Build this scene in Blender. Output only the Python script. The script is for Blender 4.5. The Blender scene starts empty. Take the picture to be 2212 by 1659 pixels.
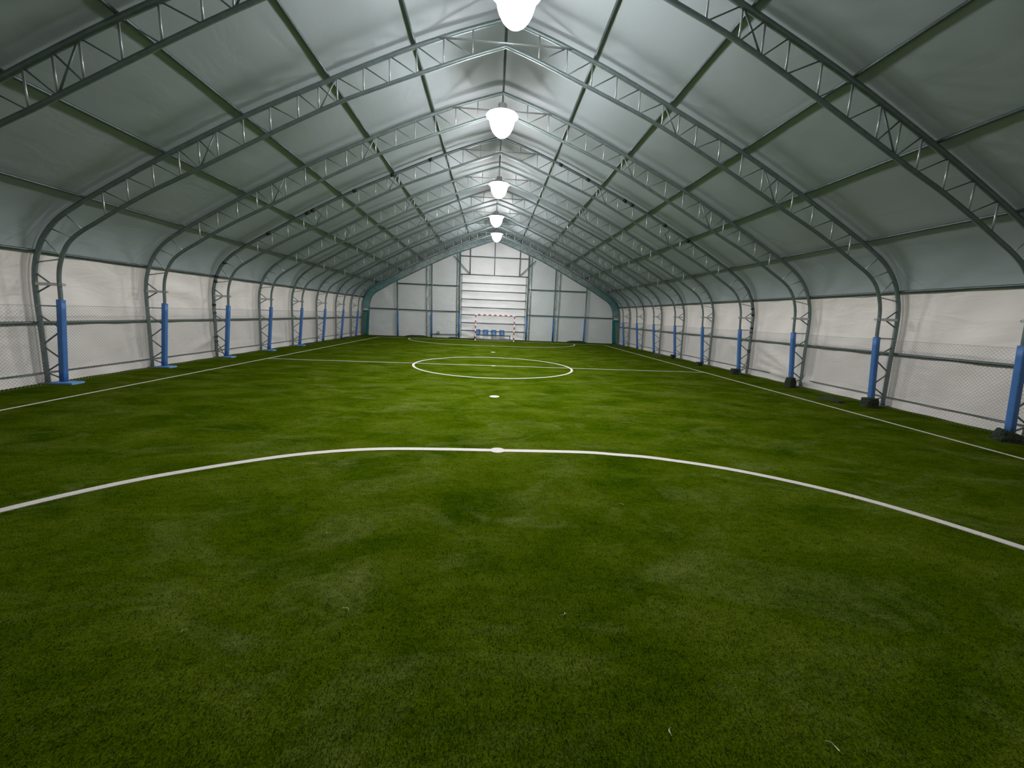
import bpy, math, random
from mathutils import Vector, Matrix

scene = bpy.context.scene
COL = scene.collection
R = random.Random(7)

# ------------------------------------------------------------------ camera
F_PX, IMG_W = 848.38, 2212.0
PITCH, YAW, ROLL, CAM_H = -0.1724, 0.0574, 0.0407, 2.0709
fw = Vector((math.sin(YAW) * math.cos(PITCH), math.cos(YAW) * math.cos(PITCH), math.sin(PITCH)))
rt = Vector((math.cos(YAW), -math.sin(YAW), 0.0))
up = rt.cross(fw)
rt2 = rt * math.cos(ROLL) + up * math.sin(ROLL)
up2 = up * math.cos(ROLL) - rt * math.sin(ROLL)
cam_data = bpy.data.cameras.new('camera')
cam_data.sensor_fit = 'HORIZONTAL'
cam_data.sensor_width = 36.0
cam_data.lens = F_PX / IMG_W * 36.0
cam_data.clip_start = 0.05
cam_data.clip_end = 300
cam = bpy.data.objects.new('camera', cam_data)
m = Matrix((rt2, up2, -fw)).transposed().to_4x4()
m.translation = Vector((0, 0, CAM_H))
cam.matrix_world = m
COL.objects.link(cam)
scene.camera = cam

# ------------------------------------------------------------------ world (night outside) and exposure
world = bpy.data.worlds.new('night')
scene.world = world
world.use_nodes = True
world.node_tree.nodes['Background'].inputs[0].default_value = (0.02, 0.025, 0.03, 1)
world.node_tree.nodes['Background'].inputs[1].default_value = 0.3
scene.view_settings.view_transform = 'Standard'
scene.view_settings.look = 'None'
scene.view_settings.gamma = 1.0
scene.view_settings.use_curve_mapping = False
scene.view_settings.exposure = 0.0
scene.cycles.use_denoising = True
scene.cycles.use_light_tree = False
scene.cycles.use_adaptive_sampling = True
scene.cycles.adaptive_threshold = 0.03
scene.cycles.max_bounces = 5
scene.cycles.diffuse_bounces = 4
scene.cycles.glossy_bounces = 2
scene.cycles.sample_clamp_indirect = 6.0

LAMP_W = 235.0            # radiant power of each high-bay lamp
LAMP_SPREAD = 165.0       # beam opening in degrees
LENS_E = 140.0

# ------------------------------------------------------------------ hall dimensions (metres)
XC = 0.138                # hall axis
Y0, BAY = 10.074, 2.9844  # first fully visible frame, frame spacing
ROT = 0.01056             # frames stand very slightly askew to the pitch
Y_END = 33.68
Y_BACK = -2.0
OUTER = [(10.85, 0), (10.81, 1.2), (10.79, 2.1), (10.74, 2.65), (10.60, 3.1), (10.40, 3.47), (10.08, 3.82), (9.70, 4.09),
         (9.28, 4.35), (8.52, 4.79), (7.55, 5.33), (5.86, 6.21), (3.92, 7.10), (2.54, 7.70), (1.85, 7.97), (1.0, 8.28), (0, 8.60)]
INNER = [(10.49, 0), (10.38, 1.0), (10.27, 2.0), (10.23, 2.55), (10.12, 2.95), (9.92, 3.3), (9.62, 3.56), (9.18, 3.83),
         (8.6, 4.18), (7.88, 4.58), (7.1, 4.97), (5.3, 5.9), (3.8, 6.63), (2.75, 7.06), (1.46, 7.55), (0.7, 7.83), (0, 8.06)]


def catmull(pts, n=4):
    out = []
    for i in range(len(pts) - 1):
        p0, p1, p2, p3 = pts[max(i - 1, 0)], pts[i], pts[i + 1], pts[min(i + 2, len(pts) - 1)]
        for k in range(n):
            t = k / n
            out.append(tuple(0.5 * (2 * b + (c - a) * t + (2 * a - 5 * b + 4 * c - d) * t * t + (3 * b - a - 3 * c + d) * t ** 3)
                             for a, b, c, d in zip(p0, p1, p2, p3)))
    out.append(tuple(pts[-1]))
    return out


OUT_F, IN_F = catmull(OUTER, 4), catmull(INNER, 4)


def interp_a(prof, a):            # z at half-width a, roof part
    for (a1, z1), (a2, z2) in zip(prof, prof[1:]):
        if a2 <= a <= a1 and a1 > a2:
            return z1 + (z2 - z1) * (a1 - a) / (a1 - a2)
    return prof[-1][1]


def interp_z(prof, z):            # half-width at height z, leg part
    if z <= prof[0][1]:
        return prof[0][0]
    for (a1, z1), (a2, z2) in zip(prof, prof[1:]):
        if z1 <= z <= z2:
            return a1 + (a2 - a1) * (z - z1) / max(z2 - z1, 1e-6)
    return prof[-1][0]


def offset(prof, d):
    out = []
    for i, (a, z) in enumerate(prof):
        p, q = prof[max(i - 1, 0)], prof[min(i + 1, len(prof) - 1)]
        ta, tz = q[0] - p[0], q[1] - p[1]
        L = math.hypot(ta, tz)
        out.append((a + tz / L * d, z - ta / L * d))
    return out


# ------------------------------------------------------------------ materials
def nd(nt, kind, **kw):
    n = nt.nodes.new(kind)
    for k, v in kw.items():
        setattr(n, k, v)
    return n


def mat(name, color, rough=0.6, metal=0.0, var=0.0, scale=5.0, bump=0.0, bscale=30.0, spec=0.5):
    M = bpy.data.materials.new(name)
    M.use_nodes = True
    nt = M.node_tree
    b = nt.nodes['Principled BSDF']
    b.inputs['Base Color'].default_value = (*color, 1)
    b.inputs['Roughness'].default_value = rough
    b.inputs['Metallic'].default_value = metal
    b.inputs['Specular IOR Level'].default_value = spec
    tc = nd(nt, 'ShaderNodeTexCoord')
    if var:
        n = nd(nt, 'ShaderNodeTexNoise')
        n.inputs['Scale'].default_value = scale
        n.inputs['Detail'].default_value = 5
        nt.links.new(tc.outputs['Object'], n.inputs['Vector'])
        r = nd(nt, 'ShaderNodeValToRGB')
        r.color_ramp.elements[0].position = 0.3
        r.color_ramp.elements[1].position = 0.7
        r.color_ramp.elements[0].color = (*[c * (1 - var) for c in color], 1)
        r.color_ramp.elements[1].color = (*[min(c * (1 + var), 1) for c in color], 1)
        nt.links.new(n.outputs['Fac'], r.inputs['Fac'])
        nt.links.new(r.outputs['Color'], b.inputs['Base Color'])
    if bump:
        n2 = nd(nt, 'ShaderNodeTexNoise')
        n2.inputs['Scale'].default_value = bscale
        n2.inputs['Detail'].default_value = 4
        nt.links.new(tc.outputs['Object'], n2.inputs['Vector'])
        bp = nd(nt, 'ShaderNodeBump')
        bp.inputs['Strength'].default_value = bump
        bp.inputs['Distance'].default_value = 0.05
        nt.links.new(n2.outputs['Fac'], bp.inputs['Height'])
        nt.links.new(bp.outputs['Normal'], b.inputs['Normal'])
    return M


def emit_mat(name, color, strength):
    M = bpy.data.materials.new(name)
    M.use_nodes = True
    b = M.node_tree.nodes['Principled BSDF']
    b.inputs['Base Color'].default_value = (0.9, 0.9, 0.9, 1)
    b.inputs['Emission Color'].default_value = (*color, 1)
    b.inputs['Emission Strength'].default_value = strength
    return M


def turf_mat():
    M = bpy.data.materials.new('artificial_turf')
    M.use_nodes = True
    nt = M.node_tree
    b = nt.nodes['Principled BSDF']
    b.inputs['Roughness'].default_value = 0.85
    b.inputs['Specular IOR Level'].default_value = 0.0
    tc = nd(nt, 'ShaderNodeTexCoord')
    mp = nd(nt, 'ShaderNodeMapping')
    mp.inputs['Scale'].default_value = (0.75, 1.25, 1)
    nt.links.new(tc.outputs['Object'], mp.inputs['Vector'])

    def noise(scale, detail, src, rough=0.6, dist=0.0):
        n = nd(nt, 'ShaderNodeTexNoise')
        n.inputs['Scale'].default_value = scale
        n.inputs['Detail'].default_value = detail
        n.inputs['Roughness'].default_value = rough
        n.inputs['Distortion'].default_value = dist
        nt.links.new(src, n.inputs['Vector'])
        return n.outputs['Fac']

    def ramp(fac, stops):
        r = nd(nt, 'ShaderNodeValToRGB')
        while len(r.color_ramp.elements) < len(stops):
            r.color_ramp.elements.new(0.5)
        for e, (p, c) in zip(r.color_ramp.elements, stops):
            e.position = p
            e.color = (*c, 1)
        nt.links.new(fac, r.inputs['Fac'])
        return r.outputs['Color']

    def mix(a, bb, fac, mode='MIX'):
        x = nd(nt, 'ShaderNodeMix', data_type='RGBA', blend_type=mode)
        if isinstance(fac, float):
            x.inputs[0].default_value = fac
        else:
            nt.links.new(fac, x.inputs[0])
        nt.links.new(a, x.inputs[6])
        nt.links.new(bb, x.inputs[7])
        return x.outputs[2]

    base = ramp(noise(1.1, 6, mp.outputs[0], 0.62, 0.4),
                [(0.30, (0.024, 0.050, 0.0005)), (0.5, (0.047, 0.078, 0.0014)), (0.72, (0.080, 0.114, 0.009))])
    # brushed, lighter scuffs where the pile lies over
    scuff_f = ramp(noise(0.9, 7, mp.outputs[0], 0.7, 1.2), [(0.50, (0, 0, 0)), (0.70, (0.75, 0.75, 0.75))])
    mpb = nd(nt, 'ShaderNodeMapping')
    mpb.inputs['Location'].default_value = (13.2, 4.1, 2.0)
    mpb.inputs['Scale'].default_value = (1.3, 2.6, 1)
    nt.links.new(tc.outputs['Object'], mpb.inputs['Vector'])
    sc_col = ramp(noise(2.2, 4, mpb.outputs[0]), [(0.3, (0.085, 0.120, 0.016)), (0.7, (0.126, 0.158, 0.040))])
    c1 = mix(base, sc_col, scuff_f)
    fine = ramp(noise(75.0, 4, tc.outputs['Object'], 0.75), [(0.33, (0.50, 0.52, 0.45)), (0.67, (1.45, 1.42, 1.35))])
    mid = ramp(noise(7.0, 6, mpb.outputs[0], 0.72, 0.6), [(0.30, (0.66, 0.68, 0.6)), (0.5, (1, 1, 1)), (0.72, (1.32, 1.26, 1.5))])
    c1 = mix(c1, mid, 1.0, 'MULTIPLY')
    c2 = mix(c1, fine, 1.0, 'MULTIPLY')
    nt.links.new(c2, b.inputs['Base Color'])
    bp = nd(nt, 'ShaderNodeBump')
    bp.inputs['Strength'].default_value = 0.6
    bp.inputs['Distance'].default_value = 0.02
    nt.links.new(noise(90.0, 3, tc.outputs['Object'], 0.7), bp.inputs['Height'])
    nt.links.new(bp.outputs['Normal'], b.inputs['Normal'])
    return M


def fabric_mat(name, color, wrinkle):
    M = bpy.data.materials.new(name)
    M.use_nodes = True
    nt = M.node_tree
    b = nt.nodes['Principled BSDF']
    b.inputs['Roughness'].default_value = 0.55
    b.inputs['Specular IOR Level'].default_value = 0.3
    tc = nd(nt, 'ShaderNodeTexCoord')
    n = nd(nt, 'ShaderNodeTexNoise')
    n.inputs['Scale'].default_value = 0.8
    n.inputs['Detail'].default_value = 5
    nt.links.new(tc.outputs['Object'], n.inputs['Vector'])
    r = nd(nt, 'ShaderNodeValToRGB')
    r.color_ramp.elements[0].position, r.color_ramp.elements[1].position = 0.3, 0.7
    r.color_ramp.elements[0].color = (*[c * 0.94 for c in color], 1)
    r.color_ramp.elements[1].color = (*[min(1, c * 1.04) for c in color], 1)
    nt.links.new(n.outputs['Fac'], r.inputs['Fac'])
    nt.links.new(r.outputs['Color'], b.inputs['Base Color'])
    mp = nd(nt, 'ShaderNodeMapping')
    mp.inputs['Scale'].default_value = (1.0, 0.55, 1.6)
    mp.inputs['Rotation'].default_value = (0.5, 0.2, 0.3)
    nt.links.new(tc.outputs['Object'], mp.inputs['Vector'])
    w = nd(nt, 'ShaderNodeTexNoise')
    w.inputs['Scale'].default_value = 1.6
    w.inputs['Detail'].default_value = 3
    w.inputs['Distortion'].default_value = 0.8
    nt.links.new(mp.outputs[0], w.inputs['Vector'])
    bp = nd(nt, 'ShaderNodeBump')
    bp.inputs['Strength'].default_value = wrinkle
    bp.inputs['Distance'].default_value = 0.15
    nt.links.new(w.outputs['Fac'], bp.inputs['Height'])
    nt.links.new(bp.outputs['Normal'], b.inputs['Normal'])
    return M


M_TURF = turf_mat()
M_LINE = mat('white_turf_fibre', (0.66, 0.62, 0.585), 0.9, var=0.06, scale=40, bump=0.5, bscale=120)
M_WALL = fabric_mat('white_wall_tarpaulin', (0.83, 0.775, 0.745), 0.22)
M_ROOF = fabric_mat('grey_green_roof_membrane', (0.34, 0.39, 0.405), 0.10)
M_END = fabric_mat('white_end_tarpaulin', (0.78, 0.78, 0.785), 0.22)
M_STEEL = mat('galvanised_steel', (0.165, 0.21, 0.21), 0.42, 0.4, var=0.12, scale=9)
M_WEB = mat('bright_galvanised_bar', (0.42, 0.45, 0.45), 0.35, 0.6, var=0.08, scale=12)
M_RAIL = mat('dark_galvanised_rail', (0.10, 0.13, 0.125), 0.4, 0.5, var=0.12, scale=9)
M_BLUE = mat('blue_vinyl_pad', (0.055, 0.165, 0.43), 0.5, var=0.08, scale=6, bump=0.1, bscale=20)
M_BLUEFOOT = mat('pale_blue_paint', (0.14, 0.31, 0.62), 0.6, var=0.1, scale=10)
M_WIRE = mat('fence_wire', (0.30, 0.33, 0.32), 0.5, 0.4)
M_TEAL = mat('teal_green_net', (0.015, 0.16, 0.15), 0.8, var=0.15, scale=6)
M_TEALC = mat('pale_teal_net_cord', (0.05, 0.24, 0.23), 0.8, var=0.15, scale=6)
M_BLOCK = mat('dark_green_turf_block', (0.018, 0.030, 0.014), 0.95, var=0.3, scale=18, bump=0.7, bscale=40)
M_SOIL = mat('dark_turf_offcut', (0.020, 0.034, 0.010), 0.95, var=0.3, scale=14, bump=0.8, bscale=30)
M_BLACK = mat('black_tape', (0.012, 0.013, 0.014), 0.6)
M_GOALW = mat('white_goal_paint', (0.82, 0.82, 0.82), 0.4)
M_GOALR = mat('red_goal_paint', (0.36, 0.05, 0.06), 0.4)
M_NETW = mat('white_net_cord', (0.55, 0.57, 0.58), 0.8)
M_SEAT = mat('blue_plastic_seat', (0.018, 0.11, 0.27), 0.4)
M_BENCH = mat('dark_bench_steel', (0.03, 0.035, 0.045), 0.5, 0.3)
M_LAMP = mat('lamp_housing_grey', (0.35, 0.36, 0.37), 0.4, 0.5)
M_LENS = emit_mat('lit_lamp_lens', (1.0, 0.985, 1.0), LENS_E)
M_STRAW = mat('dry_pale_fibre', (0.52, 0.58, 0.36), 0.8)


# ------------------------------------------------------------------ mesh helpers
class MB:
    def __init__(s):
        s.v, s.f = [], []

    def add(s, v, f):
        o = len(s.v)
        s.v += [tuple(p) for p in v]
        s.f += [tuple(i + o for i in q) for q in f]
        return s

    def box(s, lo, hi):
        x0, y0, z0 = lo
        x1, y1, z1 = hi
        return s.add([(x0, y0, z0), (x1, y0, z0), (x1, y1, z0), (x0, y1, z0), (x0, y0, z1), (x1, y0, z1), (x1, y1, z1), (x0, y1, z1)],
                     [(3, 2, 1, 0), (4, 5, 6, 7), (0, 1, 5, 4), (1, 2, 6, 5), (2, 3, 7, 6), (3, 0, 4, 7)])

    def tube(s, path, r, n=8, caps=True, square=False, ry=None, closed=False):
        path = [Vector(p) for p in path]
        rings = []
        N = len(path)
        for i, p in enumerate(path):
            a = path[(i - 1) % N] if closed else path[max(i - 1, 0)]
            c = path[(i + 1) % N] if closed else path[min(i + 1, N - 1)]
            t = (c - a).normalized()
            ref = Vector((0, 1, 0)) if abs(t.y) < 0.9 else Vector((0, 0, 1))
            u = ref.cross(t).normalized()
            w = t.cross(u).normalized()
            ring = []
            for k in range(n):
                th = 2 * math.pi * (k + 0.5) / n
                cx, cy = math.cos(th), math.sin(th)
                if square:
                    e = 0.35
                    cx = math.copysign(abs(cx) ** e, cx)
                    cy = math.copysign(abs(cy) ** e, cy)
                ring.append(p + u * (cx * r) + w * (cy * (ry or r)))
            rings.append(ring)
        v = [q for ring in rings for q in ring]
        f = []
        for i in range(N if closed else N - 1):
            j = (i + 1) % N
            for k in range(n):
                f.append((i * n + k, i * n + (k + 1) % n, j * n + (k + 1) % n, j * n + k))
        if caps and not closed:
            f.append(tuple(range(n))[::-1])
            f.append(tuple((N - 1) * n + k for k in range(n)))
        return s.add(v, f)

    def lathe(s, prof, c=(0, 0, 0), n=20, axis='z'):
        v, f = [], []
        for (r, z) in prof:
            for k in range(n):
                th = 2 * math.pi * k / n
                v.append((c[0] + r * math.cos(th), c[1] + r * math.sin(th), c[2] + z))
        for i in range(len(prof) - 1):
            for k in range(n):
                f.append((i * n + k, i * n + (k + 1) % n, (i + 1) * n + (k + 1) % n, (i + 1) * n + k))
        f.append(tuple(range(n))[::-1])
        f.append(tuple((len(prof) - 1) * n + k for k in range(n)))
        return s.add(v, f)

    def mesh(s, name, smooth=False):
        me = bpy.data.meshes.new(name)
        me.from_pydata(s.v, [], s.f)
        if smooth:
            me.polygons.foreach_set('use_smooth', [True] * len(me.polygons))
        me.update()
        return me


def link(name, me, material, parent=None, loc=None, rotz=None):
    if material is not None and not me.materials:
        me.materials.append(material)
    o = bpy.data.objects.new(name, me)
    COL.objects.link(o)
    if parent is not None:
        o.parent = parent
    if loc is not None:
        o.location = loc
    if rotz is not None:
        o.rotation_euler = (0, 0, rotz)
    return o


def build(name, mb, material, parent=None, smooth=False, loc=None, rotz=None):
    return link(name, mb.mesh(name, smooth), material, parent, loc, rotz)


def tag(o, label, cat, group=None):
    o['label'] = label
    o['category'] = cat
    if group:
        o['group'] = group
    return o


def thing(name, label, cat, loc=(0, 0, 0), rotz=0.0, group=None):
    o = bpy.data.objects.new(name, None)
    COL.objects.link(o)
    o.empty_display_size = 0.2
    o.location = loc
    o.rotation_euler = (0, 0, rotz)
    return tag(o, label, cat, group)


def structure(o):
    o['kind'] = 'structure'
    return o


def copy_tree(o, parent=None):
    c = o.copy()
    COL.objects.link(c)
    c.parent = parent
    for ch in list(o.children):
        copy_tree(ch, c)
    return c


ORD = ['first', 'second', 'third', 'fourth', 'fifth', 'sixth', 'seventh', 'eighth', 'ninth', 'tenth', 'eleventh']

# ------------------------------------------------------------------ floor
HALF = 11.05
mb = MB()
mb.add([(XC - HALF, Y_BACK, 0), (XC + HALF, Y_BACK, 0), (XC + HALF, Y_END + 0.35, 0), (XC - HALF, Y_END + 0.35, 0),
        (XC - HALF, Y_BACK, -0.1), (XC + HALF, Y_BACK, -0.1), (XC + HALF, Y_END + 0.35, -0.1), (XC - HALF, Y_END + 0.35, -0.1)],
       [(0, 1, 2, 3), (7, 6, 5, 4), (0, 4, 5, 1), (1, 5, 6, 2), (2, 6, 7, 3), (3, 7, 4, 0)])
floor = structure(build('floor', mb, M_TURF))
floor['label'] = 'green artificial turf floor of the hall'

# ------------------------------------------------------------------ membrane: side walls, roof, end walls
FAB = offset(OUT_F, 0.14)
EAVE_Z = 3.12


def fold(y, z, folds):
    d = 0.0
    for (ya, za, yb, zb, amp, wd) in folds:
        dy, dz = yb - ya, zb - za
        L2 = dy * dy + dz * dz
        t = ((y - ya) * dy + (z - za) * dz) / L2
        tt = min(max(t, 0), 1)
        q = math.hypot(y - ya - dy * tt, z - za - dz * tt)
        d += amp * math.exp(-(q / wd) ** 2) * (0.35 + 0.65 * math.sin(math.pi * min(max(tt, .05), .95)))
    return d


def side_wall(side, folds):
    zs = [0, 0.06, 0.13, 0.2, 0.28, 0.36, 0.45, 0.55, 0.65, 0.77, 0.9, 1.02, 1.15, 1.28, 1.4, 1.5, 1.6, 1.75, 1.9, 2.05, 2.2, 2.35, 2.5, 2.65, 2.8, 2.95, EAVE_Z]
    ys = [Y_BACK + i * 0.12 for i in range(int((Y_END + 0.3 - Y_BACK) / 0.12) + 1)]
    v, f = [], []
    rr = random.Random(3 if side > 0 else 5)
    bays = [(rr.uniform(-0.03, 0.05), rr.uniform(0, 6.28), rr.uniform(0.01, 0.022)) for _ in range(20)]
    for y in ys:
        b = (y - Y0) / BAY
        k = int(math.floor(b)) + 6
        t = b - math.floor(b)
        am, ph, am2 = bays[k]
        for z in zs:
            a = interp_z(FAB, z)
            e = math.sin(math.pi * t) ** 0.6 if 0 < t < 1 else 0
            h = math.sin(math.pi * z / EAVE_Z)
            d = am * e * h + am2 * e * math.sin(4.0 * z + 2.2 * t * 6 + ph) * (0.25 + h)
            d -= 1.6 * fold(y, z, folds)
            if z < 0.3:
                d -= 0.05 * (0.3 - z) / 0.3 * (1 + 0.6 * math.sin(y * 5 + ph))
            v.append((XC + side * max(a + d, a - 0.2), y, z))
    n = len(zs)
    for i in range(len(ys) - 1):
        for j in range(n - 1):
            q = (i * n + j, (i + 1) * n + j, (i + 1) * n + j + 1, i * n + j + 1)
            f.append(q if side < 0 else q[::-1])
    return MB().add(v, f)


folds_r = [(12.9, 0.25, 15.3, 1.15, 0.07, 0.10), (12.9, 0.2, 15.6, 0.75, 0.08, 0.09), (13.0, 0.15, 15.7, 0.4, 0.09, 0.08), (16.3, 0.5, 18.6, 1.7, 0.04, 0.10),
           (13.6, 0.35, 15.7, 1.35, 0.05, 0.12), (18.9, 2.0, 20.9, 2.8, 0.04, 0.12), (18.6, 2.4, 20.4, 3.0, 0.04, 0.12)]
folds_l = [(13.3, 2.7, 15.6, 2.15, 0.05, 0.14), (13.4, 2.4, 15.8, 2.6, 0.025, 0.15), (14.8, 0.4, 16.0, 0.8, 0.05, 0.10), (16.3, 2.3, 18.3, 2.9, 0.04, 0.13),
           (10.5, 2.9, 12.6, 2.5, 0.025, 0.2), (21.9, 0.3, 23.2, 0.7, 0.05, 0.1), (19.2, 0.7, 21.4, 0.45, 0.03, 0.1)]
structure(build('wall_left', side_wall(-1, folds_l), M_WALL, smooth=True))['label'] = 'white tarpaulin side wall on the left'
structure(build('wall_right', side_wall(1, folds_r), M_WALL, smooth=True))['label'] = 'white tarpaulin side wall on the right'

half = [(a, z) for a, z in FAB if z >= EAVE_Z - 0.05]
half = [(interp_z(FAB, EAVE_Z - 0.06) - 0.015, EAVE_Z - 0.06)] + half[1:]
half[-1] = (0, half[-1][1])
prof = [(-a, z) for a, z in half] + [(a, z) for a, z in half[::-1][1:]]
# fabric pulled tight over the purlins: a shallow hollow between frames
ys = [Y_BACK + i * 0.3 for i in range(int((Y_END + 0.3 - Y_BACK) / 0.3) + 2)]
v, f = [], []
for y in ys:
    t = ((y - Y0) / BAY) % 1.0
    for (a, z) in prof:
        ripple = 0.012 * math.sin(a * 3.1 + y * 0.7) * math.sin(math.pi * t)
        low = max(0, 1 - (z - EAVE_Z) / 1.0)
        ripple += 0.02 * low * math.sin(y * 3.3 + a * 0.5)
        v.append((XC + a, y, z - 0.02 * math.sin(math.pi * t) + ripple))
n = len(prof)
for i in range(len(ys) - 1):
    for j in range(n - 1):
        f.append((i * n + j, (i + 1) * n + j, (i + 1) * n + j + 1, i * n + j + 1))
ceiling = structure(build('ceiling', MB().add(v, f), M_ROOF, smooth=True))
ceiling['label'] = 'grey-green membrane roof stretched over the arches'


def gable(y, rot, flip, seed):
    full = [(a, z) for a, z in FAB]
    xs_prof = sorted([(-a, z) for a, z in full] + [(a, z) for a, z in full])
    mbx = MB()
    nx, nz = 90, 34
    v, f = [], []
    rr = random.Random(seed)
    for i in range(nx + 1):
        a = -10.95 + 21.9 * i / nx
        top = EAVE_Z + 0.02 if abs(a) > 10.6 else max(interp_a(FAB, abs(a)), EAVE_Z)
        for j in range(nz + 1):
            z = top * j / nz
            d = 0.015 * math.sin(a * 1.9 + z * 0.8) * math.sin(z * 1.3 + a * 0.4)
            d += fold(a, z, [(-9.9, 4.0, -8.3, 2.6, 0.05, .12), (-9.4, 4.2, -8.6, 2.5, 0.05, .10), (-9.0, 4.2, -8.9, 2.7, .04, .08),
                             (8.9, 1.0, 9.9, 3.3, .03, .12), (8.4, .5, 9.6, .4, .05, .08), (-9.6, .3, -8.4, .9, .03, .1)])
            v.append((a, -d if not flip else d, z))
    for i in range(nx):
        for j in range(nz):
            q = (i * (nz + 1) + j, (i + 1) * (nz + 1) + j, (i + 1) * (nz + 1) + j + 1, i * (nz + 1) + j + 1)
            f.append(q if not flip else q[::-1])
    return mbx.add(v, f)


wall_far = structure(build('wall_far', gable(0, 0, False, 1), M_END, smooth=True, loc=(XC, Y_END + 0.22, 0), rotz=ROT))
wall_far['label'] = 'white tarpaulin gable wall at the far end'
wall_back = structure(build('wall_back', gable(0, 0, True, 2), M_END, smooth=True, loc=(XC, Y_BACK + 0.05, 0)))
wall_back['label'] = 'white tarpaulin gable wall behind the viewer'


# ------------------------------------------------------------------ arch frames
def pt(side, a, z, y=0.0):
    return (side * a, y, z)


R_OUT, R_IN, R_WEB = 0.05, 0.042, 0.017
WEB_A = [9.04, 8.49, 7.90, 7.31, 6.86, 6.45, 5.86, 5.26, 4.64, 4.18, 3.77, 3.18, 2.60, 2.00, 1.40, 0.75]
SPLICE = {(6.86, 6.45), (4.18, 3.77)}


def bar(p, q, r, n=6):
    return MB().tube([p, q], r, n)


def make_frame(label, net_end=False):
    t = thing('arch_frame', label, 'arch frame', group='lattice arch frames of the hall')
    prof_o = [pt(-1, a, z) for a, z in OUT_F] + [pt(1, a, z) for a, z in OUT_F[::-1][1:]]
    prof_i = [pt(-1, a, z) for a, z in IN_F] + [pt(1, a, z) for a, z in IN_F[::-1][1:]]
    build('outer_chord', MB().tube(prof_o, R_OUT, 10), M_STEEL, t, smooth=True)
    build('inner_chord', MB().tube(prof_i, R_IN, 10), M_STEEL, t, smooth=True)
    for s in (-1, 1):
        # roof web: uprights and falling diagonals
        for i, a in enumerate(WEB_A):
            build('web_upright', bar(pt(s, a, interp_a(OUT_F, a)), pt(s, a, interp_a(IN_F, a)), R_WEB), M_WEB, t, True)
            if i + 1 < len(WEB_A):
                b = WEB_A[i + 1]
                th = 0.016 if (a, b) in SPLICE else 0.013
                build('web_diagonal', bar(pt(s, a, interp_a(OUT_F, a)), pt(s, b, interp_a(IN_F, b)), th), M_STEEL, t, True)
                if (a, b) in SPLICE:
                    build('splice_brace', bar(pt(s, b, interp_a(OUT_F, b)), pt(s, a, interp_a(IN_F, a)), th), M_STEEL, t, True)
        # knee: bars round the bend
        for (zo, zi) in ((2.84, 2.94), (3.62, 3.42), (3.40, 2.98), (3.95, 3.60)):
            ao, ai = interp_z(OUT_F, zo), interp_z(IN_F, zi)
            build('knee_bar', bar(pt(s, ao, zo), pt(s, ai, zi), 0.016), M_WEB, t, True)
        # leg lattice
        O = lambda z: pt(s, interp_z(OUT_F, z), z)
        I = lambda z: pt(s, interp_z(IN_F, z), z)
        for p, q in ((I(0.12), O(0.26)), (O(0.28), I(0.55)), (I(0.58), O(0.90)), (O(0.94), I(1.30)), (I(1.33), O(1.64))):
            build('leg_brace', bar(p, q, 0.018), M_STEEL, t, True)
        build('leg_strut', bar(O(1.86), I(1.86), 0.017), M_STEEL, t, True)
        # bolted collar with its two stays
        zc = 2.36
        ao, ai = interp_z(OUT_F, zc), interp_z(IN_F, zc)
        x0, x1 = sorted((s * (ao + 0.04), s * (ai - 0.09)))
        col = build('collar', MB().box((x0, -0.035, zc - 0.035), (x1, 0.035, zc + 0.035)), M_WEB, t)
        xb = s * (ai - 0.07)
        build('bolt', MB().tube([(xb, -0.06, zc), (xb, 0.06, zc)], 0.016, 6), M_STEEL, col)
        mid = pt(s, ai + 0.17, zc)
        build('collar_stay', bar(O(2.62), mid, 0.018), M_STEEL, t, True)
        build('collar_stay', bar(O(2.14), mid, 0.018), M_STEEL, t, True)
        # foot
        a0, a1 = 10.85 + 0.13, 10.49 - 0.02
        x0, x1 = sorted((s * a0, s * a1))
        build('base_plate', MB().box((x0, -0.11, 0.002), (x1, 0.11, 0.022)), M_STEEL, t)
    build('tie_bar', bar((-1.5, -0.06, 8.09), (1.5, -0.06, 8.09), 0.02, 8), M_WEB, t, True)
    return t


proto = None
FRAME_Y = {}
for i in range(-1, 9):
    y = Y0 + BAY * i if i < 8 else Y_END
    FRAME_Y[i] = y
    k = 8 - i
    if i == 8:
        lab = 'lattice steel arch frame standing against the far gable wall, draped in teal net'
    elif i == -1:
        lab = 'nearest lattice steel arch frame, cut off by the left and right picture edges'
    else:
        lab = 'galvanised lattice steel arch frame, %s one in front of the far gable frame' % ORD[k - 1]
    if proto is None:
        fr = proto = make_frame(lab)
    else:
        fr = copy_tree(proto)
        fr['label'] = lab
    fr.location = (XC, y, 0)
    fr.rotation_euler = (0, 0, ROT)


def fy(i, x):                    # y of frame i at hall coordinate x
    return FRAME_Y[i] + ROT * (x - XC)


# ------------------------------------------------------------------ purlins and rails
YA, YB = Y_BACK + 0.1, Y_END + 0.12


def purlin(side, a, z, r, label, name='purlin', group='roof purlins', mt=None, n=8):
    o = build(name, MB().tube([(0, YA, 0), (0, YB, 0)], r, n), mt or M_RAIL, smooth=True, loc=(XC + side * a, 0, z))
    return tag(o, label, 'pipe', group)


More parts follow.
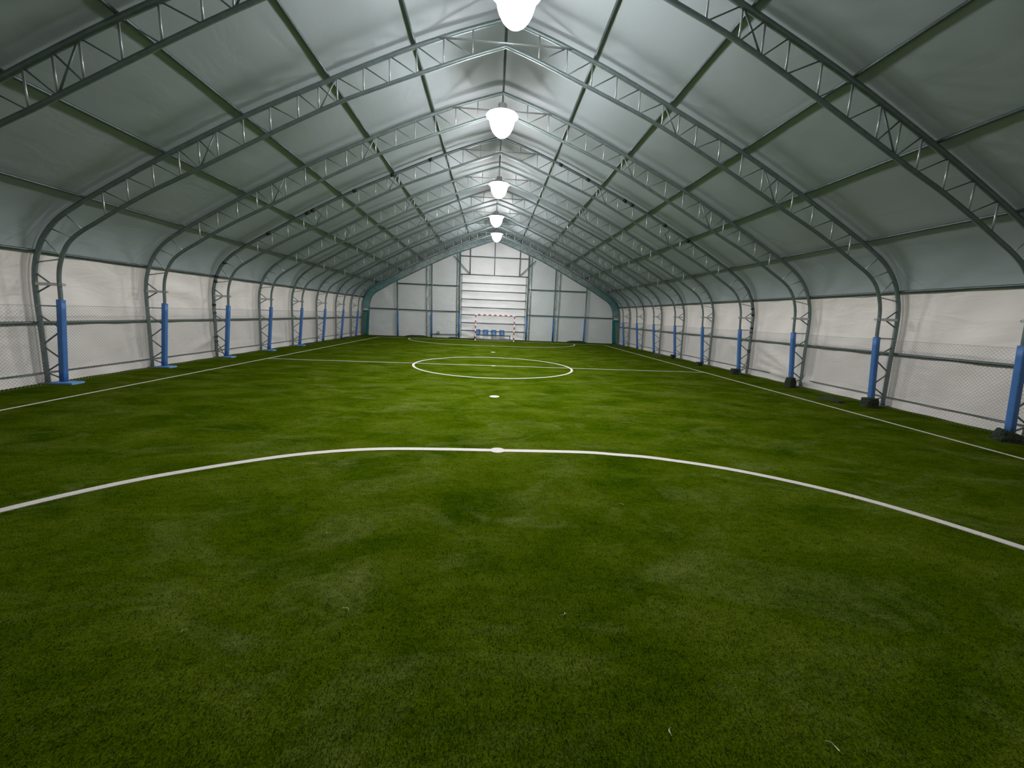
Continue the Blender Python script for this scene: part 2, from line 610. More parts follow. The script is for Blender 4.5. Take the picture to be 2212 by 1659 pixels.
PUR = offset(OUT_F, 0.085)
for s, sn in ((-1, 'left'), (1, 'right')):
    purlin(s, interp_z(PUR, 3.1), 3.1, 0.036, 'dark steel eave rail where %s wall meets roof' % sn, 'eave_rail', 'eave rails')
    for k, a in enumerate((9.47, 7.62, 5.88, 3.95, 2.05)):
        purlin(s, a, interp_a(PUR, a), 0.032, 'steel roof purlin on the %s slope, %s one up from the eave' % (sn, ORD[k]))
    purlin(s, interp_z(OUT_F, 1.45) + 0.085, 1.45, 0.04, 'dark horizontal wall rail halfway up the %s tarpaulin wall' % sn, 'wall_rail', 'mid-height wall rails')
    purlin(s, interp_z(OUT_F, 0.25) + 0.065, 0.26, 0.013, 'thin lower pipe along the foot of the %s tarpaulin wall' % sn, 'foot_rail', 'low wall pipes', n=6)
purlin(1, 0, interp_a(PUR, 0) - 0.02, 0.032, 'steel ridge purlin along the top of the roof', 'ridge_purlin', 'roof purlins')

# ------------------------------------------------------------------ high-bay lamps
LAMPS = [(0.24, 7.42, 7.28), (0.11, 11.47, 7.25), (0.13, 17.04, 7.25), (0.08, 22.6, 7.30), (0.17, 28.7, 7.60)]
names = ['nearest glaring lamp at the top picture edge under the roof ridge', 'second nearest glaring lamp under the roof ridge', 'third lit lamp along the roof ridge, middle of the row',
         'fourth lit lamp along the roof ridge, second from the far end', 'farthest lit lamp under the roof ridge, before the far gable']
for (x, y, z), lab in zip(LAMPS, names):
    t = thing('high_bay_lamp', lab, 'lamp', (x, y, z), 0, 'lamps in a row under the ridge')
    build('housing', MB().lathe([(0.05, 0.30), (0.11, 0.29), (0.13, 0.13), (0.28, 0.09), (0.43, 0.02), (0.43, 0.0), (0.32, 0.0)], n=24), M_LAMP, t, smooth=False)
    build('lens', MB().lathe([(0.33, 0.0)] + [(0.335 * math.cos(q * math.pi / 16), -0.02 - 0.50 * math.sin(q * math.pi / 16)) for q in range(0, 8)] + [(0.01, -0.521)], n=24), M_LENS, t, smooth=True)
    build('hanger', MB().tube([(0, 0, 0.30), (0, 0, interp_a(PUR, 0) - z - 0.05)], 0.012, 6), M_STEEL, t)
    L = bpy.data.lights.new('high_bay_light', 'AREA')
    L.shape = 'DISK'
    L.size = 0.55
    L.energy = LAMP_W
    L.spread = math.radians(LAMP_SPREAD)
    L.color = (1.0, 0.985, 0.985)
    lo = bpy.data.objects.new('beam', L)
    COL.objects.link(lo)
    lo.parent = t
    lo.location = (0, 0, -0.53)

# ------------------------------------------------------------------ blue pads on the inner legs
def pad(side, i, z0, z1):
    path = [(side * interp_z(IN_F, z0 + (z1 - z0) * k / 8), 0, z0 + (z1 - z0) * k / 8) for k in range(9)]
    return MB().tube(path, 0.062, 16, square=True, ry=0.062)


pads = {}
for s, sn, rng in ((-1, 'left', range(0, 8)), (1, 'right', range(-1, 8))):
    for i in rng:
        z0, z1 = (0.055, 2.01) if s < 0 else (0.06, 1.89)
        if i == -1:
            lab = 'blue post pad cut by the right picture edge'
        else:
            lab = 'blue post pad on the %s side, %s from the far end wall' % (sn, ORD[7 - i])
        t = thing('post_pad', lab, 'post pad', (XC, FRAME_Y[i], 0), ROT, 'blue pads on the %s legs' % sn)
        key = (s,)
        if key not in pads:
            pads[key] = pad(s, i, z0, z1).mesh('sleeve', True)
        link('sleeve', pads[key], M_BLUE, t)
        if s < 0 and i <= 4:
            fk = ('foot', i <= 0)
            if fk not in pads:
                w = 0.30 if i <= 0 else 0.24
                x0 = -10.49
                pads[fk] = MB().tube([(x0 - 0.14, 0, 0.028), (x0 + 0.03 + w, 0, 0.028)], 0.027, 8, square=True, ry=0.16).mesh('foot_block')
            link('foot_block', pads[fk], M_BLUEFOOT, t)


# ------------------------------------------------------------------ chain-link fences along both sides
def lattice(u0, u1, top_fn, step, r, place, bottom=0.0, slope=1.0):
    """Diagonal wires of a diamond mesh between z=bottom and z=top_fn; place(u, z, k) -> point"""
    out = MB()
    H = top_fn(0)
    span = (H - bottom) / slope
    n0 = int((u0 - span) / step) - 1
    n1 = int((u1 + span) / step) + 1
    for k in (0, 1):
        for i in range(n0, n1):
            ua = i * step
            # wire runs u = ua + t*span (k=0) or ua + span - t*span (k=1)
            lo, hi = (ua, ua + span) if k == 0 else (ua + span, ua)
            t0, t1 = 0.0, 1.0
            if hi != lo:
                ta, tb = (u0 - lo) / (hi - lo), (u1 - lo) / (hi - lo)
                t0, t1 = max(t0, min(ta, tb)), min(t1, max(ta, tb))
            if t1 - t0 < 0.01:
                continue
            p = place(lo + (hi - lo) * t0, bottom + (H - bottom) * t0, k)
            q = place(lo + (hi - lo) * t1, bottom + (H - bottom) * t1, k)
            nseg = max(1, int(12 * (t1 - t0)))
            out.tube([tuple(a + (b - a) * j / nseg for a, b in zip(p, q)) for j in range(nseg + 1)], r, 3, caps=False)
    return out


for s, sn, top in ((-1, 'left', 1.87), (1, 'right', 1.83)):
    t = thing('chain_link_fence', 'grey chain-link fence along the %s touchline, behind the blue pads' % sn, 'fence', (XC + s * 10.55, 0, 0), 0, 'chain-link side fences')
    place = lambda u, z, k: (s * (interp_z(IN_F, z) + 0.075 + 0.004 * k - 10.55), u, z)
    w = build('wire_mesh', lattice(1.0, Y_END - 0.3, lambda u: top, 0.078, 0.0021, place, 0.02), M_WIRE, t)
    w['kind'] = 'stuff'
    build('top_wire', MB().tube([place(1.0, top, 0), place(Y_END - 0.3, top, 0)], 0.004, 5), M_WIRE, t)

# ------------------------------------------------------------------ far gable: columns, rails, door
YW = Y_END + 0.03


def wy(x):
    return YW + ROT * (x - XC)


def end_column(x, xo, ztop, label, lattice_to=None, blue=1.98, face=1):
    """x: main chord, xo: second chord (outward)"""
    t = thing('gable_column', label, 'column', (x, wy(x), 0), ROT, 'columns of the far gable')
    build('main_chord', MB().tube([(0, 0, 0), (0, 0, ztop)], 0.05, 8), M_STEEL, t, True)
    d = xo - x
    top2 = interp_a(IN_F, abs(xo - XC)) - 0.05
    if abs(d) > 0.1:
        build('second_chord', MB().tube([(d, 0.08, 0), (d, 0.08, top2)], 0.032, 8), M_WEB, t, True)
        n = 9
        zz = [0.1 + (min(ztop, top2) - 0.2) * k / n for k in range(n + 1)]
        for k in range(n):
            a, b = (0, d) if k % 2 == 0 else (d, 0)
            build('lacing_bar', bar((a, 0.04, zz[k]), (b, 0.04, zz[k + 1]), 0.014), M_WEB, t, True)
    build('blue_sleeve', MB().tube([(0, -0.005, 0.02), (0, -0.005, blue)], 0.06, 12, square=True), M_BLUE, t, True)
    return t


def ztop_at(x):
    return interp_a(IN_F, abs(x - XC)) + 0.05


end_column(-7.82, -7.82, ztop_at(-7.82), 'slim gable column with blue foot nearest the left corner')
end_column(-5.02, -5.44, ztop_at(-5.02), 'laced gable column with blue foot, midway between left corner and roll door')
end_column(-2.72, -2.95, ztop_at(-2.72), 'laced column with blue foot at left jamb of the roll door')
end_column(2.94, 3.2, ztop_at(2.94), 'laced column with blue foot at right jamb of the roll door')
end_column(5.26, 5.66, ztop_at(5.26), 'laced gable column with blue foot, midway between roll door and right corner')
end_column(7.98, 7.98, ztop_at(7.98), 'slim gable column with blue foot nearest the right corner')


def wall_bar(name, x0, z0, x1, z1, r, label, mt=M_RAIL, dy=0.09, group='gable wall rails', n=8):
    o = build(name, MB().tube([(0, 0, 0), (x1 - x0, wy(x1) - wy(x0), z1 - z0)], r, n), mt, smooth=True, loc=(x0, wy(x0) + dy, z0))
    return tag(o, label, 'rail', group)


wall_bar('gable_rail', -7.86, 4.32, -2.72, 4.32, 0.042, 'upper horizontal rail of the far gable, left of the roll door')
wall_bar('gable_rail', -10.3, 2.22, -2.72, 2.22, 0.042, 'lower horizontal rail of the far gable, left of the roll door')
wall_bar('gable_rail', 2.94, 4.28, 8.0, 4.28, 0.042, 'upper horizontal rail of the far gable, right of the roll door')
wall_bar('gable_rail', 2.94, 2.16, 10.5, 2.16, 0.042, 'lower horizontal rail of the far gable, right of the roll door')
wall_bar('gable_rail', -5.0, 0.27, -2.75, 0.30, 0.035, 'short bottom rail near the turf, left of the roll door')

# transom frame above the door
t = thing('transom_frame', 'steel transom frame above the roll door under the far ridge', 'frame', (0.11, wy(0.11) + 0.05, 0), ROT)
build('top_rail', bar((-2.8, 0, 6.74), (2.8, 0, 6.74), 0.035, 8), M_STEEL, t, True)
build('header', bar((-2.8, 0, 5.28), (2.8, 0, 5.28), 0.045, 8), M_STEEL, t, True)
for x in (-2.0, 0.0, 2.08):
    build('mullion', bar((x, -0.02, 5.28), (x, -0.02, ztop_at(0.11 + x) - 0.05), 0.035, 8), M_STEEL, t, True)
build('corner_brace', bar((-3.36, -0.05, 6.70), (-2.0, -0.05, 5.32), 0.035, 8), M_STEEL, t, True)
build('corner_brace', bar((3.4, -0.05, 6.62), (2.08, -0.05, 5.32), 0.035, 8), M_STEEL, t, True)

# roll-up tarpaulin door with its stiffening pipes
t = thing('roll_door', 'white tarpaulin roll door with horizontal pipes behind the goal', 'door', (0.11, wy(0.11) + 0.02, 0), ROT)
PIPES = [4.60, 3.96, 3.285, 2.62, 2.0, 1.34, 0.69]
v, f = [], []
NX, NZ = 60, 70
for i in range(NX + 1):
    x = -2.66 + 5.32 * i / NX
    for j in range(NZ + 1):
        z = 0.03 + 5.2 * j / NZ
        near = min(abs(z - q) for q in PIPES + [5.28])
        d = 0.045 * (1 - math.exp(-(near / 0.25) ** 2))
        edge = max(0, 1 - (x + 2.66) / 0.9)
        d += 0.035 * edge * math.sin(z * 9.0) + 0.012 * math.sin(x * 3 + z * 2)
        if z < 0.66:
            d += 0.05 * math.sin(x * 2.4 + z * 11) * (1 - z / 0.66)
        v.append((x, -0.02 + d * 0.8 + 0.02, z))
for i in range(NX):
    for j in range(NZ):
        f.append((i * (NZ + 1) + j, (i + 1) * (NZ + 1) + j, (i + 1) * (NZ + 1) + j + 1, i * (NZ + 1) + j + 1))
build('sheet', MB().add(v, f), M_END, t, smooth=True)
for z in PIPES:
    build('stiffening_pipe', bar((-2.68, -0.03, z), (2.74, -0.03, z + 0.02), 0.03, 8), M_STEEL, t, True)

# ------------------------------------------------------------------ teal nets at the far end
for s, sn in ((-1, 'left'), (1, 'right')):
    # gathered curtain tied to the leg
    v, f = [], []
    nU, nZ = 36, 18
    for j in range(nZ + 1):
        z = 0.02 + 2.02 * j / nZ
        a0, a1 = interp_z(IN_F, z) - 0.07, interp_z(OUT_F, z) + 0.02
        fl = 1 + 0.35 * (1 - j / nZ)
        for i in range(nU + 1):
            u = i / nU
            yy = -0.10 + 0.05 * fl * math.sin(u * 34 + 0.8 * math.sin(z * 3)) - 0.05 * math.sin(u * math.pi) * fl
            aa = a0 + (a1 - a0) * u - 0.08 * (1 - j / nZ) * (1 - u)
            v.append((s * (aa - 10.5), yy, z))
    for j in range(nZ):
        for i in range(nU):
            f.append((j * (nU + 1) + i, j * (nU + 1) + i + 1, (j + 1) * (nU + 1) + i + 1, (j + 1) * (nU + 1) + i))
    o = build('net_curtain', MB().add(v, f), M_TEAL, smooth=True, loc=(XC + s * 10.5, Y_END + ROT * s * 10.5, 0), rotz=ROT)
    sol = o.modifiers.new('thickness', 'SOLIDIFY')
    sol.thickness = 0.012
    tag(o, 'teal green net gathered round the far %s corner leg' % sn, 'net', 'gathered corner nets')

# net drawn over the far arch: a band of cords between its chords, from knee to ridge
for s, sn in ((-1, 'left'), (1, 'right')):
    mbn = MB()
    arc_o = [(a, z) for a, z in OUT_F if z > 2.0]
    arc_i = [(a, z) for a, z in IN_F if z > 2.0]

    def samp(arc, t):
        q = t * (len(arc) - 1)
        i = min(int(q), len(arc) - 2)
        w = q - i
        return (arc[i][0] * (1 - w) + arc[i + 1][0] * w, arc[i][1] * (1 - w) + arc[i + 1][1] * w)
    N = 300
    dt = 9.0 / N
    for k in range(N):
        for sg in (-1, 1):
            t0, t1 = k / N, k / N + sg * dt
            if not 0 <= t1 <= 1:
                continue
            p, q = samp(arc_o, t0), samp(arc_i, t1)
            mbn.tube([(s * p[0], -0.06, p[1]), (s * q[0], -0.06, q[1])], 0.0042, 3, caps=False)
    o = build('arch_net', mbn, M_TEALC, loc=(XC, Y_END, 0), rotz=ROT)
    o['kind'] = 'stuff'
    tag(o, 'teal netting laced along the %s half of the far arch' % sn, 'net', 'nets on the far arch')

# fine net hung in front of the gable, both sides of the goal
mbn = MB()
step = 0.11
xx = -10.1
while xx < 10.2:
    if not (-2.6 < xx < 2.8):
        top = max(2.0, min(interp_a(IN_F, min(abs(xx), 10.0)) - 0.1, 8))
        mbn.tube([(xx, 0, 0.03), (xx, 0, top)], 0.004, 3, caps=False)
    xx += step
z = 0.05
while z < 7.6:
    lim = 10.1 if z < 2.9 else None
    if lim is None:
        lim = next((a for a, zz in IN_F if zz >= z), 0.3) - 0.05
    for s in (-1, 1):
        if lim > 2.75:
            mbn.tube([(s * 2.7, 0, z), (s * lim, 0, z)], 0.004, 3, caps=False)
    z += step
o = build('protection_net', mbn, M_TEALC, loc=(XC, Y_END - 0.12, 0), rotz=ROT)
o['kind'] = 'stuff'
tag(o, 'sheer teal ball net hung in front of the far gable beside the door', 'net')

# ------------------------------------------------------------------ goal
GX, GY = 0.27, 31.63
t = thing('goal', 'red and white striped goal before the far roll door', 'goal', (GX, GY, 0))
W2, GH, TH = 1.54, 2.04, 0.04


def sq(p, q, r=TH):
    return MB().box(tuple(min(a, b) - (r if True else 0) for a, b in zip(p, q)), tuple(max(a, b) + r for a, b in zip(p, q)))


for s in (-1, 1):
    po = build('goal_post', MB().box((s * W2 - TH, -TH, 0), (s * W2 + TH, TH, GH + TH)), M_GOALW, t)
    for k in range(5):
        z = 0.12 + k * 0.42
        build('red_stripe', MB().box((s * W2 - TH - .003, -TH - .003, z), (s * W2 + TH + .003, TH + .003, z + 0.2)), M_GOALR, po)
cb = build('crossbar', MB().box((-W2 + TH, -TH, GH - TH), (W2 - TH, TH, GH + TH)), M_GOALW, t)
for k in range(7):
    x = -1.26 + k * 0.42
    build('red_stripe', MB().box((x - 0.1, -TH - .003, GH - TH - .003), (x + 0.1, TH + .003, GH + TH + .003)), M_GOALR, cb)
for s in (-1, 1):
    build('net_stay', MB().tube([(s * W2, 0, GH), (s * W2, 0.75, GH - 0.15), (s * W2, 0.95, 0.9), (s * W2, 1.0, 0.02)], 0.014, 6), M_NETW, t, True)
    build('ground_bar', bar((s * W2, 0, 0.02), (s * W2, 1.0, 0.02), 0.016), M_NETW, t, True)
build('rear_ground_bar', bar((-W2, 1.0, 0.02), (W2, 1.0, 0.02), 0.016), M_NETW, t, True)
net = MB()
prof_g = [(0.0, GH), (0.75, GH - 0.15), (0.95, 0.9), (1.0, 0.03)]
for k in range(26):
    x = -W2 + 2 * W2 * k / 25
    net.tube([(x, yv, zv) for yv, zv in prof_g], 0.0022, 3, caps=False)
pl = catmull(prof_g, 9)
for (yv, zv) in pl[::1]:
    net.tube([(-W2, yv, zv), (W2, yv, zv)], 0.0022, 3, caps=False)
o = build('goal_net', net, M_NETW, t)
o['kind'] = 'stuff'

# ------------------------------------------------------------------ bench with bucket seats
t = thing('bench', 'dark steel bench with four blue bucket seats behind the goal', 'bench', (0.1, 32.75, 0), ROT)
build('rail', MB().box((-1.47, -0.035, 0.34), (1.47, 0.035, 0.41)), M_BENCH, t)
build('rail', MB().box((-1.47, 0.22, 0.36), (1.47, 0.27, 0.41)), M_BENCH, t)
for x in (-1.45, 0.0, 1.45):
    w = 0.05 if x < -1 else 0.025
    build('leg', MB().box((x - w, -0.03, 0.0), (x + w, 0.03, 0.37)), M_BENCH, t)
    build('leg', MB().box((x - w, 0.22, 0.0), (x + w, 0.27, 0.37)), M_BENCH, t)
seat_me = None
for x in (-1.23, -0.58, 0.10, 0.78):
    if seat_me is None:
        v, f = [], []
        cs = [(-0.17, 0.03), (-0.14, 0.06), (0.10, 0.035), (0.17, 0.06), (0.205, 0.15), (0.225, 0.29), (0.235, 0.40), (0.237, 0.44)]
        wd = [0.22, 0.23, 0.235, 0.235, 0.235, 0.23, 0.21, 0.15]
        n = 10
        for (yv, zv), w in zip(cs, wd):
            for k in range(n + 1):
                q = -1 + 2 * k / n
                v.append((q * w, yv - 0.05 * q * q * (1 if zv > 0.1 else 0), zv + (0.05 * q * q if zv < 0.1 else 0)))
        for i in range(len(cs) - 1):
            for k in range(n):
                f.append((i * (n + 1) + k, i * (n + 1) + k + 1, (i + 1) * (n + 1) + k + 1, (i + 1) * (n + 1) + k))
        seat_me = MB().add(v, f).mesh('seat', True)
    o = link('seat', seat_me, M_SEAT, t, loc=(x, 0.12, 0.39))
    sol = o.modifiers.new('shell', 'SOLIDIFY')
    sol.thickness = 0.012

# small grey box on the bottom rail
o = build('grey_box', MB().box((-0.12, -0.07, 0), (0.12, 0.07, 0.2)), mat('grey_plastic', (0.3, 0.32, 0.32), 0.6), loc=(-4.48, wy(-4.48) + 0.06, 0.315))
bv = o.modifiers.new('edge', 'BEVEL')
bv.width = 0.015
tag(o, 'small grey box resting on the bottom rail left of the roll door', 'box')


# ------------------------------------------------------------------ white field markings (turf inlays, 4 mm proud)
def ribbon(path, w, h=0.006, closed=False):
    v, f = [], []
    N = len(path)
    for i, p in enumerate(path):
        a = path[(i - 1) % N] if closed else path[max(i - 1, 0)]
        c = path[(i + 1) % N] if closed else path[min(i + 1, N - 1)]
        tx, ty = c[0] - a[0], c[1] - a[1]
        L = math.hypot(tx, ty)
        nx, ny = -ty / L * w / 2, tx / L * w / 2
        v += [(p[0] + nx, p[1] + ny, h), (p[0] - nx, p[1] - ny, h), (p[0] + nx, p[1] + ny, 0.0005), (p[0] - nx, p[1] - ny, 0.0005)]
    for i in range(N if closed else N - 1):
        j = (i + 1) % N
        f += [(i * 4, i * 4 + 1, j * 4 + 1, j * 4), (i * 4 + 2, i * 4, j * 4, j * 4 + 2), (i * 4 + 1, i * 4 + 3, j * 4 + 3, j * 4 + 1)]
    if not closed:
        e = (N - 1) * 4
        f += [(0, 2, 3, 1), (e, e + 1, e + 3, e + 2)]
    return MB().add(v, f)


def marking(name, path, w, label, closed=False, group='white pitch lines', h=0.006):
    cx = sum(p[0] for p in path) / len(path)
    cy = sum(p[1] for p in path) / len(path)
    o = build(name, ribbon([(p[0] - cx, p[1] - cy) for p in path], w, h, closed), M_LINE, loc=(cx, cy, 0))
    return tag(o, label, 'line', group)


TL, TR, YC, YG = -8.86, 9.17, 16.06, 31.6
marking('touchline', [(TL, -0.3), (TL, YG)], 0.06, 'white touchline running along the left side of the turf')
marking('touchline', [(TR, -0.3), (TR, YG)], 0.06, 'white touchline running along the right side of the turf')
marking('goal_line', [(TL - 0.04, YG), (TR + 0.04, YG)], 0.05, 'white goal line in front of the far gable')
marking('halfway_line', [(TL, YC - 0.05), (TR, YC + 0.14)], 0.065, 'white halfway line crossing the pitch through the centre circle', h=0.0065)
marking('centre_circle', [(0.125 + 3.2 * math.cos(k * math.pi / 48), YC + 3.2 * math.sin(k * math.pi / 48)) for k in range(96)], 0.09,
        'white circle painted in the middle of the pitch', closed=True, h=0.007)
near_arc = [(-5.35, -0.3), (-5.3, 1.2), (-5.15, 2.4), (-4.95, 3.3), (-4.71, 3.80), (-4.21, 4.42), (-3.67, 4.87), (-2.91, 5.36), (-2.26, 5.63), (-1.57, 5.78), (-0.74, 5.82), (0.15, 5.82),
        (1.43, 5.82), (2.0, 5.74), (2.6, 5.61), (3.64, 5.15), (4.64, 4.36), (5.34, 3.29), (5.75, 2.2), (5.95, 1.0), (6.0, -0.3)]
marking('penalty_arc', catmull(near_arc, 6), 0.115, 'broad white penalty area arc sweeping across the foreground', h=0.0075)
far = [(0.13 - 1.58 - 4.95 * math.cos(k * math.pi / 32), YG - 5.05 * math.sin(k * math.pi / 32)) for k in range(17)]
far += [(0.13 + 1.58 + 4.95 * math.sin(k * math.pi / 32), YG - 5.05 * math.cos(k * math.pi / 32)) for k in range(17)]
marking('penalty_arc', far, 0.075, 'thin white penalty area arc in front of the far goal', h=0.0075)


def spot(x, y, r, label):
    v = [(r * math.cos(k * math.pi / 12), r * math.sin(k * math.pi / 12), 0.0095) for k in range(24)]
    v += [(p[0], p[1], 0.0005) for p in v]
    f = [tuple(range(24))] + [(k, k + 24, (k + 1) % 24 + 24, (k + 1) % 24) for k in range(24)]
    tag(build('penalty_spot', MB().add(v, f), M_LINE, loc=(x, y, 0)), label, 'spot', 'white pitch spots')


spot(0.15, 5.82, 0.115, 'white spot sitting on the foreground penalty arc')
spot(0.13, 9.89, 0.125, 'white spot alone on the turf between foreground arc and centre circle')
spot(0.13, YC, 0.10, 'white spot at the centre of the centre circle')
spot(0.13, 22.05, 0.125, 'white spot between centre circle and far penalty arc')
spot(0.16, 26.6, 0.09, 'white spot on the far penalty arc')


# ------------------------------------------------------------------ turf-covered blocks and offcuts
def lump(name, loc, size, seed, label, cat, group, mt, flat=0.8, rotz=0.0, tilt=0.0):
    rr = random.Random(seed)
    v, f = [], []
    n, mlev = 14, 5
    for j in range(mlev + 1):
        u = j / mlev
        z = size[2] * u
        sh = 1.0 - (1 - flat) * u ** 2
        for k in range(n):
            th = 2 * math.pi * k / n
            e = 0.45
            cx = math.copysign(abs(math.cos(th)) ** e, math.cos(th))
            cy = math.copysign(abs(math.sin(th)) ** e, math.sin(th))
            q = 1 + rr.uniform(-0.07, 0.07)
            v.append((cx * size[0] / 2 * sh * q, cy * size[1] / 2 * sh * q, z * (1 + (rr.uniform(-.06, .06) if 0 < j else 0)) + tilt * cx * size[0] / 2 * u))
    for j in range(mlev):
        for k in range(n):
            f.append((j * n + k, j * n + (k + 1) % n, (j + 1) * n + (k + 1) % n, (j + 1) * n + k))
    f.append(tuple(range(n))[::-1])
    f.append(tuple(mlev * n + k for k in range(n)))
    o = build(name, MB().add(v, f), mt, loc=loc, rotz=rotz)
    return tag(o, label, cat, group)


gB = 'turf-covered blocks by the right pads'
bx = XC + 10.36
lump('turf_block', (bx - 0.16, fy(0, bx) - 0.24, 0), (0.34, 0.30, 0.25), 1, 'squat dark green block at the foot of the second nearest right pad', 'block', gB, M_BLOCK, 0.92)
lump('turf_block', (bx - 0.06, fy(1, bx) - 0.20, 0), (0.30, 0.28, 0.34), 2, 'tall dark green block before the third nearest right pad, beside slack tarpaulin', 'block', gB, M_BLOCK, 0.8, 0.2)
lump('turf_block', (bx - 0.18, fy(2, bx) - 0.2, 0), (0.30, 0.28, 0.24), 3, 'dark green block before the right pad where the cabled frame stands', 'block', gB, M_BLOCK, 0.88, -0.1)
lump('turf_block', (bx - 0.16, fy(3, bx) - 0.2, 0), (0.26, 0.25, 0.17), 4, 'low dark green block before the right pad just beyond the halfway line', 'block', gB, M_BLOCK, 0.75, 0.3)
lump('turf_block', (bx - 0.12, fy(4, bx) - 0.2, 0), (0.2, 0.2, 0.24), 5, 'small upright dark block at the fourth right pad from the far wall', 'block', gB, M_BLOCK, 0.9)
lump('turf_slab', (bx - 0.10, fy(-1, bx) - 0.25, 0), (0.62, 0.34, 0.17), 6, 'slanting dark green slab at the foot of the nearest right pad', 'slab', gB, M_BLOCK, 0.8, -0.5, -0.25)
gO = 'dark turf offcuts lying along the walls'
lump('turf_offcut', (9.95, 10.75, 0), (0.30, 0.75, 0.09), 7, 'flat dark turf offcut on the right verge before the squat block', 'offcut', gO, M_SOIL, 0.5, 0.1)
lump('turf_offcut', (-10.15, 22.6, 0), (0.35, 1.3, 0.10), 8, 'low dark turf heap at the left wall foot beyond the halfway line', 'offcut', gO, M_SOIL, 0.5)
lump('turf_offcut', (-10.2, 28.6, 0), (0.4, 1.6, 0.12), 9, 'long dark turf heap at the left wall near the far corner', 'offcut', gO, M_SOIL, 0.5)
lump('turf_offcut', (-6.2, 33.3, 0), (2.1, 0.35, 0.14), 10, 'dark turf roll lying along the far gable left of the goal', 'offcut', gO, M_SOIL, 0.5, ROT)
lump('turf_offcut', (-3.2, 33.35, 0), (0.9, 0.3, 0.10), 14, 'short dark turf scrap beside the left door jamb', 'offcut', gO, M_SOIL, 0.5, ROT)
lump('turf_offcut', (7.3, 33.4, 0), (1.8, 0.35, 0.16), 11, 'dark turf roll lying along the far gable right of the goal', 'offcut', gO, M_SOIL, 0.5, ROT)
lump('turf_offcut', (10.1, 30.8, 0), (0.5, 2.6, 0.12), 12, 'long dark turf strip at the right wall near the far corner', 'offcut', gO, M_SOIL, 0.5)
lump('turf_offcut', (10.2, 23.4, 0), (0.3, 1.4, 0.08), 13, 'thin dark turf strip at the right wall foot between far pads', 'offcut', gO, M_SOIL, 0.5)

# ------------------------------------------------------------------ power cables taped to the third frame
for s, sn in ((-1, 'left'), (1, 'right')):
    t = thing('power_cable', 'black power cable taped up the %s leg and roof of one arch' % sn, 'cable', (XC, FRAME_Y[2], 0), ROT, 'cables taped to the arch')
    path = [(s * (a + 0.03), -0.045 - 0.006 * math.sin(k * 1.3), z) for k, (a, z) in enumerate(OUT_F) if z > 0.05]
    build('cable', MB().tube(path, 0.009, 6), M_BLACK, t, True)
    for z in ((0.62, 0.80, 1.72, 2.02, 2.9, 3.08, 3.6) if s < 0 else (0.95, 1.02, 1.78, 1.95, 2.5, 2.75)):
        a = interp_z(OUT_F, z)
        build('tape_band', MB().tube([(s * a, 0, z - 0.035), (s * interp_z(OUT_F, z + 0.035), 0, z + 0.035)], 0.066, 10), M_BLACK, t, True)
    for a in ((8.6, 7.15, 6.95, 5.4, 4.0, 2.6) if s < 0 else (7.6, 6.6, 5.2, 4.9, 3.4, 2.3)):
        p, q = (s * (a + 0.07), 0, interp_a(OUT_F, a + 0.07)), (s * (a - 0.07), 0, interp_a(OUT_F, a - 0.07))
        build('tape_band', MB().tube([p, q], 0.06, 10), M_BLACK, t, True)
    cr = [(s * (10.83 + 0.02), -0.06, 0.7), (s * 10.62, -0.10, 0.35), (s * 10.5, -0.13, 0.06), (s * 10.7, -0.2, 0.02)]
    build('loose_end', MB().tube(catmull(cr, 6), 0.011, 6), M_BLACK, t, True)

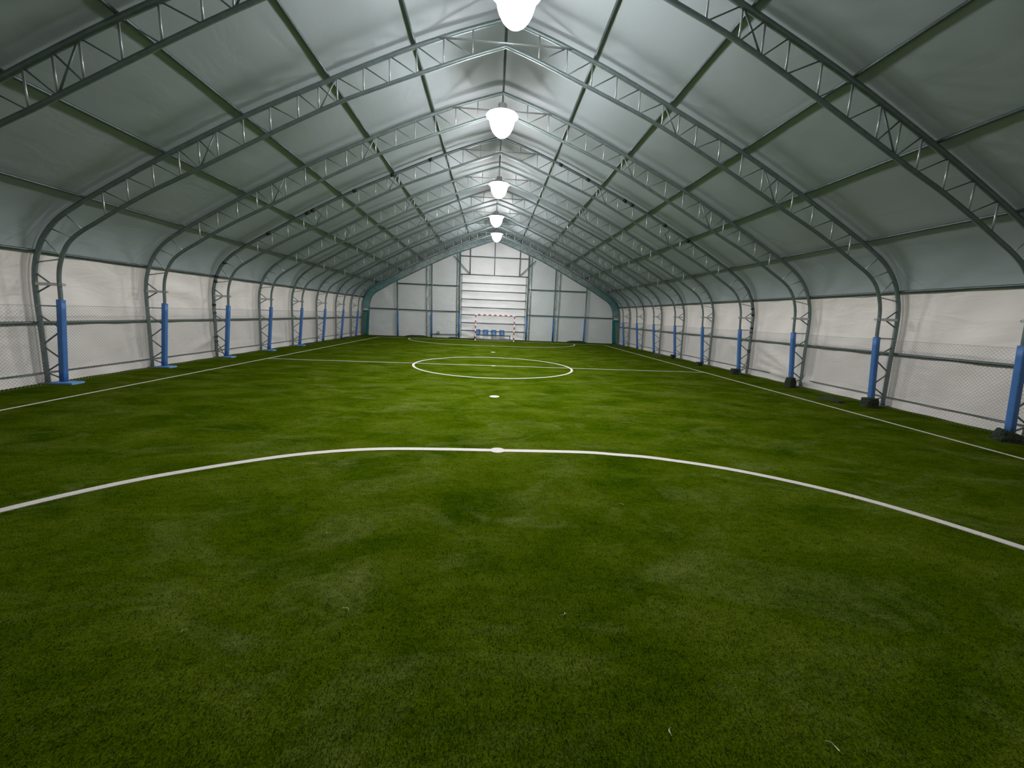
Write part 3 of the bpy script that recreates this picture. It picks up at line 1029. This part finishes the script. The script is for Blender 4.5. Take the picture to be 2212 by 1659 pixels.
# ------------------------------------------------------------------ loose pale fibres on the turf
STRAW = [(-0.95, 2.49, 0.055, 2.7, 'pale loose fibre on the turf left of centre in the foreground'), (1.78, 1.55, 0.06, -0.9, 'hooked pale fibre near the bottom right of the turf'),
         (0.57, 2.42, 0.045, 0.6, 'pale split fibre on the turf right of centre in the foreground'), (-1.9, 2.3, 0.03, 0.8, 'tiny pale fibre low on the left foreground turf'),
         (1.54, 4.1, 0.05, 2.4, 'pale fibre on the turf inside the foreground arc, right part'), (-1.46, 3.45, 0.04, 0.4, 'greenish fibre on the turf inside the foreground arc, left part'),
         (-0.79, 5.04, 0.06, 2.9, 'pale fibre just inside the top of the foreground arc'), (0.97, 1.63, 0.045, 1.2, 'upright pale fibre at the bottom edge of the turf'),
         (-0.30, 5.37, 0.05, 0.9, 'short pale fibre directly below the foreground spot, left of it')]
for k, (x, y, L, th, lab) in enumerate(STRAW):
    path = []
    bend = (-1) ** k * 0.5
    for j in range(7):
        u = j / 6 - 0.5
        path.append((L * u * math.cos(th) - bend * L * u * u * math.sin(th) * 2, L * u * math.sin(th) + bend * L * u * u * math.cos(th) * 2, 0.012 + 0.004 * math.sin(j)))
    tag(build('loose_fibre', MB().tube(path, 0.0035, 5, ry=0.0015), M_STRAW, loc=(x, y, 0)), lab, 'fibre', 'loose fibres on the turf')

# ------------------------------------------------------------------ upstanding turf fibres near the viewer (uncountable)
arc_pts = catmull(near_arc, 6)


def on_line(x, y):
    for (ax, ay), (bx2, by2) in zip(arc_pts, arc_pts[1:]):
        if abs(x - ax) > 0.6 or abs(y - ay) > 1.0:
            continue
        dx, dy = bx2 - ax, by2 - ay
        t = max(0, min(1, ((x - ax) * dx + (y - ay) * dy) / (dx * dx + dy * dy + 1e-9)))
        if math.hypot(x - ax - dx * t, y - ay - dy * t) < 0.05:
            return True
    return math.hypot(x - 0.15, y - 5.82) < 0.11


rr = random.Random(11)
v, f = [], []
while len(f) < 170000:
    y = 1.15 * (9.0 / 1.15) ** rr.random()
    x = rr.uniform(-1.55, 1.75) * (y + 0.5)
    if not TL < x < TR:
        continue
    if on_line(x, y):
        continue
    th, lean, h = rr.uniform(0, 6.283), rr.uniform(0.3, 1.1), rr.uniform(0.010, 0.019)
    w = rr.uniform(0.0012, 0.0022) * (1 + 0.12 * y)
    cx, sx = math.cos(th), math.sin(th)
    px, py = -sx * w, cx * w
    tx, ty, tz = cx * h * math.sin(lean), sx * h * math.sin(lean), h * math.cos(lean)
    k = len(v)
    v += [(x - px, y - py, 0), (x + px, y + py, 0), (x + tx, y + ty, tz)]
    f.append((k, k + 1, k + 2))
o = build('turf_fibres', MB().add(v, f), M_TURF)
o['kind'] = 'stuff'
tag(o, 'short green turf fibres standing up in the foreground', 'turf')
